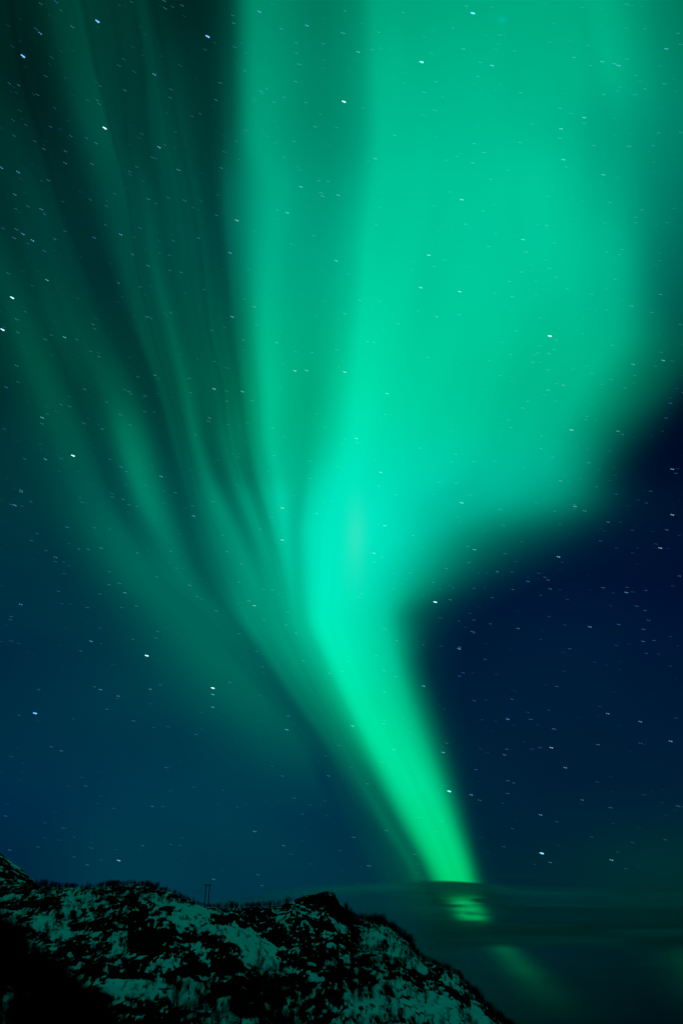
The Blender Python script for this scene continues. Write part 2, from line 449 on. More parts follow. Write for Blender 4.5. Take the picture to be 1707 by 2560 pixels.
    tr = nt.nodes.new("ShaderNodeBsdfTransparent"); mo = nt.nodes.new("ShaderNodeMixShader")
    nt.links.new(sep.outputs[0], mo.inputs[0]); nt.links.new(tr.outputs[0], mo.inputs[1]); nt.links.new(mx.outputs[0], mo.inputs[2])
    nt.links.new(mo.outputs[0], out.inputs[0])
    o = link_mesh("cloud_bank", V[used], remap[F], m, smooth=True)
    c = np.stack([half, shade, 0 * a], -1).reshape(-1, 3)
    set_attr(o, "cloud", np.concatenate([c, c])[used])
    tag(o, "thin dark streaky cloud layer crossing the foot of the aurora", "cloud", kind="stuff")
CLOUD_W = 0.37
build_clouds()

# ================================================================== LAND
def land_mat(name, rock, snow=(0.80, 0.82, 0.84), scale=1.0):
    """snow cover follows the 'cover' attribute, broken up by fine noise"""
    m, nt, out = new_mat(name)
    L = nt.links
    at = nt.nodes.new("ShaderNodeAttribute"); at.attribute_name = "cover"
    sep = nt.nodes.new("ShaderNodeSeparateColor"); L.new(at.outputs["Color"], sep.inputs[0])
    geo = nt.nodes.new("ShaderNodeNewGeometry")
    n1 = nt.nodes.new("ShaderNodeTexNoise"); n1.inputs["Scale"].default_value = 0.45 * scale; n1.inputs["Detail"].default_value = 5
    L.new(geo.outputs["Position"], n1.inputs["Vector"])
    ad = nt.nodes.new("ShaderNodeMath"); ad.operation = 'MULTIPLY_ADD'; ad.inputs[1].default_value = 0.5
    L.new(n1.outputs[0], ad.inputs[0]); L.new(sep.outputs[0], ad.inputs[2])
    mr = nt.nodes.new("ShaderNodeMapRange"); mr.interpolation_type = 'SMOOTHSTEP'
    mr.inputs["From Min"].default_value = 0.60; mr.inputs["From Max"].default_value = 1.0
    L.new(ad.outputs[0], mr.inputs["Value"])
    n2 = nt.nodes.new("ShaderNodeTexNoise"); n2.inputs["Scale"].default_value = 1.3 * scale; n2.inputs["Detail"].default_value = 4
    L.new(geo.outputs["Position"], n2.inputs["Vector"])
    rk = nt.nodes.new("ShaderNodeMix"); rk.data_type = 'RGBA'
    rk.inputs["A"].default_value = (*[c * 0.5 for c in rock], 1); rk.inputs["B"].default_value = (*[c * 1.6 for c in rock], 1)
    L.new(n2.outputs[0], rk.inputs["Factor"])
    sn = nt.nodes.new("ShaderNodeMix"); sn.data_type = 'RGBA'
    sn.inputs["A"].default_value = (snow[0] * .75, snow[1] * .75, snow[2] * .75, 1); sn.inputs["B"].default_value = (*snow, 1)
    L.new(n2.outputs[0], sn.inputs["Factor"])
    mx = nt.nodes.new("ShaderNodeMix"); mx.data_type = 'RGBA'
    L.new(mr.outputs[0], mx.inputs["Factor"]); L.new(rk.outputs["Result"], mx.inputs["A"]); L.new(sn.outputs["Result"], mx.inputs["B"])
    b = nt.nodes.new("ShaderNodeBsdfPrincipled"); b.inputs["Roughness"].default_value = 0.85
    b.inputs["Specular IOR Level"].default_value = 0.0
    L.new(mx.outputs["Result"], b.inputs["Base Color"])
    bp = nt.nodes.new("ShaderNodeBump"); bp.inputs["Strength"].default_value = 0.5; bp.inputs["Distance"].default_value = 0.6
    L.new(n2.outputs[0], bp.inputs["Height"]); L.new(bp.outputs[0], b.inputs["Normal"])
    L.new(b.outputs[0], out.inputs[0])
    return m

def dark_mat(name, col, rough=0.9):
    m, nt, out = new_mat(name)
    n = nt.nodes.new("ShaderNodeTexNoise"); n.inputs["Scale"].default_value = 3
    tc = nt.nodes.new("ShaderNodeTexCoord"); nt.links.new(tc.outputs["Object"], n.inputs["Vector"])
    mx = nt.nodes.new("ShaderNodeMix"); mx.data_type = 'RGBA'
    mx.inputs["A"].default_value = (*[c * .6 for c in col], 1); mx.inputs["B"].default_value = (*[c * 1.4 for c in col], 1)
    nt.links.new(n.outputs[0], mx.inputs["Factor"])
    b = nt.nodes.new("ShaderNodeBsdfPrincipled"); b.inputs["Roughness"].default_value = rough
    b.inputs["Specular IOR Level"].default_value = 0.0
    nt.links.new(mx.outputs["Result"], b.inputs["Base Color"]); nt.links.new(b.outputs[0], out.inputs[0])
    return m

ROCK = (0.0026, 0.0027, 0.0025)
M_LAND = land_mat("snow_and_rock", ROCK)

class Hill:
    pass

def build_hill(name, label, ridge, r_top, r_foot, x0, x1, nu, nv, z_foot, amp, paint, bias, seed, dens=None, back=160, relief=1.0):
    """a slope from its skyline down towards the valley. ridge: skyline as photo positions;
    r_top(x): horizontal distance of the skyline; paint: patches (x, y, rx, ry, angle, value) of more / less snow"""
    rx = np.array([p[0] for p in ridge], float); ry = np.array([p[1] for p in ridge], float)
    u = np.linspace(x0, x1, nu)
    yy = pchip(rx, ry, u)
    d = ray(u, yy)
    hd = np.hypot(d[:, 0], d[:, 1]); ux = d[:, 0] / hd; uy = d[:, 1] / hd; te = d[:, 2] / hd
    R0 = np.array([r_top(x) for x in u], float); Rn = np.array([r_foot(x) for x in u], float)
    zr = te * R0
    nb = 12
    v = np.concatenate([-np.linspace(1, 1.0 / nb, nb), np.linspace(0, 1, nv)])
    V_, U_ = np.meshgrid(v, u, indexing='ij')
    vp = np.clip(V_, 0, 1)
    r = np.where(V_ >= 0, R0 - (R0 - Rn) * vp, R0 - V_ * back)
    prof = 1 - (0.80 * vp + 0.35 * vp ** 2 - 0.15 * vp ** 3)
    zf = z_foot
    z = np.where(V_ >= 0, zf + (zr - zf) * prof, zr + (V_) * back * 0.25 - 1.0 * (V_ < 0))
    px = r * ux[None, :]; py = r * uy[None, :]
    w = sstep(0.0, 0.10, vp) * (V_ >= 0)
    # relief: broad spurs, ledges and crags
    n1 = fbm(px / 70, py / 90, 3, seed)
    n2 = 1 - np.abs(fbm(px / 26 + 0.35 * py / 26, py / 30, 4, seed + 5)) * 2
    n3 = fbm(px / 7.5, (py + z * 0.8) / 7.5, 3, seed + 9)
    ledge = (z + 9 * fbm(px / 34, py / 34, 3, seed + 3)) / 11.0
    led = ledge - np.floor(ledge); step = (sstep(0.25, 0.75, led) - led) * 3.0
    dz = amp * (5.0 * n1 + 3.0 * n2 * relief + 1.1 * n3) * w + amp * step * w * 0.9 * relief
    dz += (0.8 * fbm(px / 9, py / 40, 3, seed + 2) + 0.5 * n3) * (1 - w) * amp * 0.5
    z = z + dz
    P = np.stack([px, py, z], -1)
    # normals -> steepness
    du = np.gradient(P, axis=1); dv = np.gradient(P, axis=0)
    nrm = np.cross(dv, du); nrm /= np.linalg.norm(nrm, axis=-1, keepdims=True) + 1e-9
    nz = np.abs(nrm[..., 2])
    X, Y, f = project(P.reshape(-1, 3)); X = X.reshape(nz.shape); Y = Y.reshape(nz.shape)
    # cover: more snow on gentle ground, patches elongated down the slope, and the patches the hill has
    wx = 3.0 * fbm(px / 9, z / 9, 2, seed + 33); wz = 3.0 * fbm(px / 9, z / 9, 2, seed + 37)
    A = (px + wx + 0.4 * z); Bz = (z + 0.25 * py + wz - 0.25 * px)
    c1 = fbm(A / 13, Bz / 10, 2, seed + 20)
    c2 = fbm(A / 3.6, Bz / 3.8, 2, seed + 27)
    c3 = fbm((px + wx * .3) / 1.25, (z + .2 * py) / 2.3, 2, seed + 29)
    cov = 0.455 + bias + 0.40 * c1 + 0.66 * c2 + 0.66 * c3 + 0.6 * (nz - 0.80)
    for (ax, ay, sx, sy, an, val) in paint:
        c, s = math.cos(math.radians(an)), math.sin(math.radians(an))
        wob = 0.9 * c1 + 1.1 * c2 + 0.8 * c3
        a = ((X - ax) * c + (Y - ay) * s) / sx; b = (-(X - ax) * s + (Y - ay) * c) / sy
        q = a * a + b * b
        cov = cov + 0.64 * val * (1 - sstep(0.0, 1.9, q + wob))
    c4 = fbm((px + wx) / 2.3 + 9, (z + .2 * py + wz) / 2.1, 2, seed + 51)
    cov = np.minimum(cov, 0.95) - 0.42 * sstep(0.16, 0.42, c4)
    n = nu; rows = len(v)
    i, j = np.meshgrid(np.arange(rows - 1), np.arange(n - 1), indexing='ij')
    q = np.stack([i * n + j, (i + 1) * n + j, (i + 1) * n + j + 1, i * n + j + 1], -1).reshape(-1, 4)
    o = link_mesh(name, P.reshape(-1, 3), q, M_LAND, smooth=True)
    cc = np.clip(cov, -0.5, 1.5).ravel()
    set_attr(o, "cover", np.stack([cc, cc, cc], -1))
    tag(o, label, None, kind="structure")
    h = Hill(); h.P = P; h.X = X; h.Y = Y; h.cov = cov; h.V = V_; h.o = o; h.nb = nb; h.u = u
    return h

RIDGE_R = [(380, 2300), (480, 2290), (520, 2268), (560, 2272), (600, 2271), (640, 2268), (680, 2266), (700, 2264), (715, 2258), (730, 2252), (750, 2243), (790, 2234), (815, 2229),
           (832, 2230), (842, 2244), (850, 2262), (875, 2279), (885, 2296), (930, 2304), (960, 2313), (985, 2328), (1005, 2343), (1022, 2358), (1035, 2380),
           (1060, 2402), (1090, 2415), (1120, 2429), (1145, 2440), (1155, 2454), (1185, 2489), (1215, 2520), (1250, 2552), (1290, 2590), (1400, 2680), (1700, 2860)]
RIDGE_L = [(-500, 2190), (-300, 2200), (0, 2214), (90, 2216), (180, 2218), (240, 2218), (290, 2210), (340, 2211), (380, 2219), (430, 2236), (470, 2254),
           (510, 2268), (550, 2277), (590, 2292), (625, 2322), (650, 2343), (690, 2372), (728, 2403), (760, 2436), (800, 2470), (900, 2540), (1000, 2600), (1200, 2720)]
RIDGE_M = [(-500, 1850), (-300, 1960), (-100, 2080), (0, 2132), (20, 2148), (50, 2168), (80, 2196), (110, 2226), (200, 2290), (400, 2420)]
RIDGE_S = [(-600, 2040), (-400, 2140), (-100, 2270), (0, 2318), (40, 2350), (90, 2400), (150, 2440), (200, 2486), (250, 2520), (290, 2566), (400, 2680), (600, 2850)]

mountain = build_hill("mountain", "far snowy mountain slope at the left edge behind the wooded hill", RIDGE_M, lambda x: 950, lambda x: 720,
                      -420, 330, 260, 120, 60, 0.8, [(20, 2168, 34, 10, 35, -.5), (10, 2140, 14, 8, 30, -1.2), (15, 2190, 40, 9, 10, -.5)], 0.12, 3)
hill_r = build_hill("hill", "rocky snow streaked hill with the highest crag at the centre", RIDGE_R, lambda x: np.interp(x, [400, 830, 1290, 1700], [640, 640, 520, 440]),
                    lambda x: 300, 400, 1660, 760, 330, -22, 1.0,
                    [(760, 2262, 62, 16, 10, -1.2), (825, 2262, 34, 26, 50, -1.5), (640, 2300, 50, 44, 35, -1.9), (610, 2290, 34, 24, 20, -1.5), (690, 2350, 60, 25, 40, -.8), (850, 2285, 40, 18, 35, -1.2),
                     (790, 2246, 60, 13, -12, -1.6), (840, 2262, 22, 30, 0, -2.0), (870, 2292, 30, 16, 40, -1.8), (770, 2300, 60, 22, 0, -.8), (745, 2262, 40, 5, 25, 2.2), (700, 2295, 30, 6, 50, 1.9), (775, 2287, 34, 5, 20, 1.6), (828, 2240, 12, 4, 40, 1.6), (845, 2315, 50, 10, 38, 1.6), (945, 2350, 34, 22, -30, .8),
                     (735, 2378, 26, 9, 0, 1.0), (860, 2345, 36, 14, 0, -.9), (985, 2370, 14, 40, 0, .7), (1040, 2410, 50, 12, 35, 1.0), (1010, 2440, 50, 16, 30, -.6), (920, 2350, 16, 30, 0, .7),
                     (1005, 2470, 26, 20, 20, .9), (1120, 2455, 60, 8, 40, 1.1), (1085, 2430, 30, 14, 35, -1.0), (1090, 2512, 70, 20, 15, 1.5), (1200, 2545, 50, 14, 42, 1.4), (900, 2512, 60, 34, 0, .75),
                     (1150, 2500, 40, 14, 50, -.8), (850, 2430, 90, 26, 10, -.8), (800, 2500, 70, 60, 0, -.5), (780, 2330, 90, 40, 10, -.35), (1100, 2550, 100, 26, 10, .6), (740, 2350, 150, 60, 0, -.30)], 0.0, 41)
hill_l = build_hill("hill", "snow patched hill below the power pylon with a black crag in its middle", RIDGE_L, lambda x: np.interp(x, [-300, 360, 730, 1000], [600, 560, 500, 430]),
                    lambda x: 290, -420, 1150, 860, 330, -22, 1.0,
                    [(350, 2290, 24, 30, -15, -2.0), (372, 2360, 62, 52, 25, -2.2), (300, 2345, 22, 44, 10, .9), (355, 2322, 30, 3.5, -22, 1.2), (470, 2268, 70, 8, 12, 1.5), (520, 2292, 60, 6, 14, 1.1),
                     (110, 2305, 32, 20, 0, 1.1), (178, 2255, 16, 46, 20, 1.0), (160, 2340, 18, 26, 10, .6), (400, 2252, 22, 9, 15, 1.3), (480, 2310, 60, 22, 15, .8), (585, 2335, 34, 14, 30, 1.4),
                     (600, 2302, 24, 9, 30, -1.6), (560, 2300, 30, 10, 20, -1.0), (660, 2365, 80, 22, 38, 1.3), (640, 2400, 60, 14, 20, .9), (340, 2470, 75, 24, 4, 1.3), (330, 2440, 80, 8, 3, -1.1),
                     (500, 2345, 90, 22, 25, -.55), (470, 2390, 90, 20, 20, -.3), (200, 2400, 60, 30, 30, -.5), (60, 2270, 70, 26, 0, -.35), (450, 2430, 70, 14, -5, -1.1), (600, 2455, 80, 14, -10, -1.0),
                     (210, 2450, 16, 18, 0, 1.0), (620, 2385, 60, 18, 25, .5), (270, 2260, 60, 20, 0, .1), (470, 2500, 30, 26, 0, .7), (560, 2530, 30, 20, 0, .5), (700, 2500, 150, 60, 0, -.5), (420, 2545, 90, 26, 0, -.6), (620, 2490, 60, 24, 0, -.5)], -0.04, 67)
spur = build_hill("hill", "black wooded slope in the lower left corner, nearest to the camera", RIDGE_S, lambda x: 260, lambda x: 110,
                  -520, 560, 360, 110, -22, 0.35, [(25, 2508, 26, 30, 20, 1.6), (0, 2545, 34, 22, 20, 1.5), (190, 2500, 90, 14, 40, .55), (70, 2400, 70, 10, 42, .5)], -0.62, 91)

# ground sheet of the valley reaching far beyond the hills
def build_ground():
    n = 90
    t = np.linspace(-1, 1, n); g = np.sign(t) * np.abs(t) ** 2.5 * 5800
    X, Y = np.meshgrid(g, g)
    Z = -24 + 3.0 * fbm(X / 120, Y / 120, 3, 5) * sstep(20, 200, np.hypot(X, Y))
    i, j = np.meshgrid(np.arange(n - 1), np.arange(n - 1), indexing='ij')
    q = np.stack([i * n + j, i * n + j + 1, (i + 1) * n + j + 1, (i + 1) * n + j], -1).reshape(-1, 4)
    o = link_mesh("ground", np.stack([X, Y, Z], -1).reshape(-1, 3), q, M_LAND, smooth=True)
    c = (0.55 + 0.6 * fbm(X / 40, Y / 40, 3, 8)).ravel(); set_attr(o, "cover", np.stack([c, c, c], -1))
    tag(o, "snowy valley floor below the hills", None, kind="structure")
build_ground()

# ================================================================== BIRCHES
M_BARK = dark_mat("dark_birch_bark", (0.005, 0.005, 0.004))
def branch_cone(V, F, a, b, r):
    a = np.array(a, float); b = np.array(b, float); d = b - a; L = np.linalg.norm(d) + 1e-9; d /= L
    s = np.cross(d, [0.3, 0.9, 0.2]); s /= np.linalg.norm(s); t = np.cross(d, s)
    k = len(V)
    for q in range(3):
        an = q * 2.0944
        V.append(a + r * (math.cos(an) * s + math.sin(an) * t))
    V.append(b)
    F += [(k, k + 1, k + 3), (k + 1, k + 2, k + 3), (k + 2, k, k + 3), (k, k + 2, k + 1)]

def birch(seed, h, stems, twigs, spread=0.28, thick=1.0):
    """returns (trunk V,F), (crown V,F) of a bare birch, height about h"""
    R = random.Random(seed)
    TV, TF, CV, CF = [], [], [], []
    for s in range(stems):
        an = R.uniform(0, 6.28); ln = R.uniform(0.05, 0.22) if stems > 1 else R.uniform(0, 0.08)
        hh = h * R.uniform(0.75, 1.0)
        top = np.array([math.cos(an) * ln * hh, math.sin(an) * ln * hh, hh])
        base = np.array([math.cos(an) * 0.12, math.sin(an) * 0.12, -0.6])
        mid = base * 0.5 + top * 0.5 + np.array([R.uniform(-.03, .03) * hh, R.uniform(-.03, .03) * hh, 0])
        r0 = 0.013 * h * thick
        branch_cone(TV, TF, base, mid + (mid - base) * 0.35, r0)
        branch_cone(TV, TF, mid - (mid - base) * 0.25, top, r0 * 0.62)
        n = twigs // stems
        for k in range(n):
            f = 0.22 + 0.76 * (k + R.random()) / n
            p = base + (mid - base) * f * 2 if f < .5 else mid + (top - mid) * (f - .5) * 2
            a2 = R.uniform(0, 6.28); env = math.sin(min(1, (1.06 - f) * 1.5) * 1.57)
            l2 = h * spread * env * R.uniform(0.55, 1.15)
            up = R.uniform(0.5, 1.5)
            q = p + np.array([math.cos(a2), math.sin(a2), up]) * l2 * 0.75
            branch_cone(CV, CF, p, q, r0 * 0.30)
            for z in range(3):
                f3 = R.uniform(.3, .9); p3 = p + (q - p) * f3; a3 = a2 + R.uniform(-1.2, 1.2)
                q3 = p3 + np.array([math.cos(a3), math.sin(a3), R.uniform(0.3, 1.6)]) * l2 * 0.32
                branch_cone(CV, CF, p3, q3, r0 * 0.17)
    return (np.array(TV), TF), (np.array(CV), CF)

def mesh_of(name, V, F):
    me = bpy.data.meshes.new(name); me.from_pydata([tuple(v) for v in V], [], F); me.update(); me.materials.append(M_BARK)
    return me

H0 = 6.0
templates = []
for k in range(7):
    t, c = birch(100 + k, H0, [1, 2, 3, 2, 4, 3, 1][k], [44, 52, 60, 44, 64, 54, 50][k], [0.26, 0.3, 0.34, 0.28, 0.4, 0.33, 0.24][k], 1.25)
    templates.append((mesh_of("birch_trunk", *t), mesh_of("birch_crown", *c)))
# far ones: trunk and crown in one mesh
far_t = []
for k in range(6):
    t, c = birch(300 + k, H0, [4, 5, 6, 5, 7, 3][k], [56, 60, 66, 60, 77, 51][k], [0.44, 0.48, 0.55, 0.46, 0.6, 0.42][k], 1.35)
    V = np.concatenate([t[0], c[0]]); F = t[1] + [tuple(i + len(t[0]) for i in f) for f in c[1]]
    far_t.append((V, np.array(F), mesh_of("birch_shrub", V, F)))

def pick(h, test, n, wfun=None, jitter=True):
    """n random ground points of hill h whose photo position passes test(X, Y)"""
    m = test(h.X, h.Y) & (h.V >= 0)
    idx = np.argwhere(m)
    if len(idx) == 0: return np.zeros((0, 3)), np.zeros((0, 2))
    w = np.ones(len(idx)) if wfun is None else wfun(h.X[m], h.Y[m], h.cov[m])
    # equal density on the picture's area rather than on the mesh's rows
    w = np.maximum(w, 0); w = w / w.sum()
    s = rng.choice(len(idx), size=min(n, (w > 0).sum()), replace=False, p=w)
    q = idx[s]
    return h.P[q[:, 0], q[:, 1]], np.stack([h.X[q[:, 0], q[:, 1]], h.Y[q[:, 0], q[:, 1]]], -1)

def skyline(h, xs):
    """ground points on the crest under the given photo columns"""
    out = []
    for x in xs:
        j = int(np.clip(np.searchsorted(h.u, x), 0, len(h.u) - 1))
        out.append(h.P[h.nb + 1, j])
    return np.array(out)

n_big = 0
def big_tree(p, height, label, group):
    global n_big
    k = random.randrange(len(templates))
    e = bpy.data.objects.new("birch_tree", None); C.objects.link(e)
    e.location = p; s = height / H0; e.scale = (s * random.uniform(.85, 1.15), s, s)
    e.rotation_euler = (random.uniform(-.06, .06), random.uniform(-.02, .10), random.uniform(0, 6.28))
    e.empty_display_size = 0.5
    for nm, me in zip(("trunk", "crown"), templates[k]):
        o = bpy.data.objects.new(nm, me); C.objects.link(o); o.parent = e
    tag(e, label, "tree", group); n_big += 1
    return e

def far_tree(p, height, label, group):
    o = bpy.data.objects.new("birch_tree", random.choice(far_t)[2]); C.objects.link(o)
    s = height / H0; o.location = p; o.scale = (s * random.uniform(1., 1.7), s * random.uniform(.9, 1.4), s)
    o.rotation_euler = (random.uniform(-.08, .08), random.uniform(-.03, .14), random.uniform(0, 6.28))
    tag(o, label, "tree", group)
    return o

def scrub(name, pts, heights, label, kind="stuff"):
    Vs, Fs, k = [], [], 0
    for p, h in zip(pts, heights):
        V, F, _ = far_t[rng.integers(len(far_t))]
        a = rng.uniform(0, 6.28); s = h / H0; w = s * rng.uniform(.8, 1.4)
        c, q = math.cos(a), math.sin(a)
        X = V[:, 0] * c - V[:, 1] * q; Y = V[:, 0] * q + V[:, 1] * c
        sh = rng.uniform(-.02, .12)
        Vs.append(np.stack([X * w + V[:, 2] * s * sh, Y * w, V[:, 2] * s], -1) + p); Fs.append(F + k); k += len(V)
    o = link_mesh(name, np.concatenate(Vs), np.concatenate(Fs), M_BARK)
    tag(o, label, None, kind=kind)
    return o

def uni(a, b): return random.uniform(a, b)
GA = "bare birches along the skylines of the hills"
ORD = ["first", "second", "third", "fourth", "fifth", "sixth", "seventh", "eighth", "ninth", "tenth", "eleventh", "twelfth"]
# skyline of the left hill, up to the pylon
xs = sorted([x for x in np.concatenate([rng.uniform(85, 185, 30), rng.normal(112, 14, 8), rng.uniform(225, 505, 34), rng.normal(290, 9, 9), rng.normal(370, 16, 14)])])
for k, (x, p) in enumerate(zip(xs, skyline(hill_l, xs))):
    lab = "small bare birch in the row on the crest left of the power pylon"
    far_tree(p, uni(1.6, 4.2) * (1.15 if 90 < x < 130 or 345 < x < 395 else .85), lab, "bare birches on the crest left of the pylon")
xs = sorted(np.concatenate([rng.uniform(522, 680, 34), [566, 572, 590, 641]]))
for x, p in zip(xs, skyline(hill_r if True else hill_l, xs)):
    far_tree(p, uni(2.0, 4.6) * (1.3 if 560 < x < 600 else 1), "bare birch on the saddle between the pylon and the highest crag", "bare birches on the saddle right of the pylon")
xs = sorted(np.concatenate([rng.uniform(872, 1040, 56), rng.uniform(930, 1030, 14)]))
for x, p in zip(xs, skyline(hill_r, xs)):
    far_tree(p, uni(4.0, 7.8) * (0.8 if x < 930 else 1), "bare bushy birch on the skyline falling right from the highest crag", "bare birches on the upper right skyline")
xs = sorted(np.concatenate([rng.uniform(1045, 1170, 16), rng.uniform(1175, 1300, 34)]))
for x, p in zip(xs, skyline(hill_r, xs)):
    far_tree(p, uni(2.8, 5.0) if x < 1170 else uni(4.0, 7.0), "bare birch at the low end of the skyline near the bottom edge", "bare birches on the lower right skyline")
# taller birches on the near slopes, big enough to show trunk and crown
pts, _ = pick(hill_l, lambda X, Y: (Y > 2455) & (Y < 2640) & (X > 290) & (X < 900), 44, lambda X, Y, c: 0.2 + (X > 430) * 1.0)
for p in pts: big_tree(p, uni(6, 10.5), "tall thin bare birch in front of snow at the bottom centre", "tall bare birches at the foot of the hills")
pts, _ = pick(hill_r, lambda X, Y: (Y > 2450) & (Y < 2640) & (X > 820) & (X < 1260), 26)
for p in pts: big_tree(p, uni(5, 9), "tall bare birch on the snowy lower slope at bottom right", "tall bare birches on the lower right slope")

# uncountable scrub on the slopes
P, H = [], []
xx = np.concatenate([rng.uniform(-40, 520, 150), rng.uniform(80, 180, 40), rng.uniform(240, 420, 50)])
pp = skyline(hill_l, xx); P.append(pp); H.append(rng.uniform(1.0, 3.2, len(pp)))
def add(h, test, n, lo, hi, wf=None):
    p, _ = pick(h, test, n, wf); P.append(p); H.append(rng.uniform(lo, hi, len(p)))
add(hill_l, lambda X, Y: (X > -40) & (X < 330) & (Y < 2420), 620, 1.8, 4.2, lambda X, Y, c: np.where(c < .75, 1.0, .35))
add(hill_l, lambda X, Y: (X > 220) & (X < 520) & (Y < 2262), 150, 1.8, 3.8)
add(hill_l, lambda X, Y: (X > 380) & (X < 760) & (Y < 2450), 170, 1.2, 2.6, lambda X, Y, c: np.where(c < .6, 1.0, .1))
add(hill_l, lambda X, Y: (X > 240) & (X < 900) & (Y > 2460), 980, 3.0, 7.0, lambda X, Y, c: .35 + (X > 420) * 1.0)
add(hill_l, lambda X, Y: (X > 640) & (X < 900) & (Y > 2400), 330, 3.0, 6.0)
scrub("birch_scrub", np.concatenate(P), np.concatenate(H), "dense dark bare scrub spread over the snow below the pylon ridge")
P, H = [], []
xx = np.concatenate([rng.uniform(520, 730, 70), rng.uniform(860, 1050, 120), rng.uniform(1050, 1300, 90)])
pp = skyline(hill_r, xx); P.append(pp); H.append(rng.uniform(1.6, 4.6, len(pp)))
add(hill_r, lambda X, Y: (X > 860) & (X < 1060) & (Y < 2420), 190, 2.5, 5.0, lambda X, Y, c: np.where(c < .7, 1.0, .45))
add(hill_r, lambda X, Y: (X > 520) & (X < 1000) & (Y < 2440), 120, 1.2, 2.4, lambda X, Y, c: np.where(c < .5, 1.0, .1))
add(hill_r, lambda X, Y: (X > 740) & (X < 1000) & (Y > 2400), 260, 3.0, 6.5, lambda X, Y, c: np.where(c < .8, 1.0, .5))
add(hill_r, lambda X, Y: (X > 960) & (X < 1300) & (Y > 2400), 230, 2.5, 5.5, lambda X, Y, c: np.where(c < .6, 1.0, .3))
scrub("birch_scrub", np.concatenate(P), np.concatenate(H), "dark bare scrub among rocks on the hill with the highest crag")
P, H = [], []
add(spur, lambda X, Y: (X > -80) & (X < 420) & (Y < 2600), 520, 3.0, 5.5, lambda X, Y, c: np.where(c > 0.4, .05, 1.0))
add(spur, lambda X, Y: (X > -80) & (X < 420) & (Y < 2660), 260, 1.5, 3.0, lambda X, Y, c: np.where(c > 0.4, .1, 1.0))
scrub("birch_thicket", np.concatenate(P), np.concatenate(H), "black thicket of bare birches filling the lower left corner")

# ================================================================== PYLON
def tube(V, F, a, b, r0, r1, n=8):
    a = np.array(a, float); b = np.array(b, float); d = b - a; d /= np.linalg.norm(d)
    s = np.cross(d, [0.31, 0.9, 0.17]); s /= np.linalg.norm(s); t = np.cross(d, s); k = len(V)
    for (p, r) in ((a, r0), (b, r1)):
        for q in range(n):
            an = 2 * math.pi * q / n; V.append(p + r * (math.cos(an) * s + math.sin(an) * t))
    for q in range(n):
        F.append((k + q, k + (q + 1) % n, k + n + (q + 1) % n, k + n + q))
    F.append(tuple(range(k + n - 1, k - 1, -1))); F.append(tuple(range(k + n, k + 2 * n)))

def build_pylon():
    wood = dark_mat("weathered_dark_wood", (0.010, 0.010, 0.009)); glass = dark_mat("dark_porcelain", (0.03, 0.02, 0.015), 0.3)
    base_dir = ray(517, 2262)
    hd = math.hypot(base_dir[0], base_dir[1]); R = 555.0
    base = base_dir / hd * R
    e = bpy.data.objects.new("power_pylon", None); C.objects.link(e)
    e.location = base - np.array([0, 0, 2.0]); e.rotation_euler = (0, math.radians(-1.6), math.radians(12))
    tag(e, "wooden H frame power pylon with two poles and a crossarm on the ridge", "power pylon")
    hgt = 13.6
    for sx in (-1.15, 1.15):
        V, F = [], []
        tube(V, F, (sx, 0, -1), (sx, 0, hgt), 0.33, 0.26)
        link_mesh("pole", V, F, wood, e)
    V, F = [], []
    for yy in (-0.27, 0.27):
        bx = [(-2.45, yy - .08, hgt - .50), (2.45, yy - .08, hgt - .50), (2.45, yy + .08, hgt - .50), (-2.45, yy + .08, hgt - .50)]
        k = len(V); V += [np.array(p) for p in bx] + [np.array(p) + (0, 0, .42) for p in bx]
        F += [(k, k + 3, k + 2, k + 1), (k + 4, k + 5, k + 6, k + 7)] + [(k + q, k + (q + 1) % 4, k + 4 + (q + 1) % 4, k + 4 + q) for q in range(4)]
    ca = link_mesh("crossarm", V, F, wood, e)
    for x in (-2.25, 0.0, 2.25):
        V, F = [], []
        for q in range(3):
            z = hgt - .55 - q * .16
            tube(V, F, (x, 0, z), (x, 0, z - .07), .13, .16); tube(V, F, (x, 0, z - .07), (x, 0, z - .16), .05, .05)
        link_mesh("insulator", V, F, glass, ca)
build_pylon()

# ================================================================== STARS
def star_mat(name, tinted):
    m, nt, out = new_mat(name)
    e = nt.nodes.new("ShaderNodeEmission"); t = nt.nodes.new("ShaderNodeBsdfTransparent"); s = nt.nodes.new("ShaderNodeAddShader")
    if tinted:
        a = nt.nodes.new("ShaderNodeAttribute"); a.attribute_name = "glow"; nt.links.new(a.outputs["Color"], e.inputs[0])
    else:
        a = nt.nodes.new("ShaderNodeObjectInfo"); nt.links.new(a.outputs["Color"], e.inputs[0])
    nt.links.new(e.outputs[0], s.inputs[0]); nt.links.new(t.outputs[0], s.inputs[1]); nt.links.new(s.outputs[0], out.inputs[0])
    m.cycles.emission_sampling = 'NONE'
    return m
M_STAR, M_FAINT = star_mat("starlight", False), star_mat("faint_starlight", True)

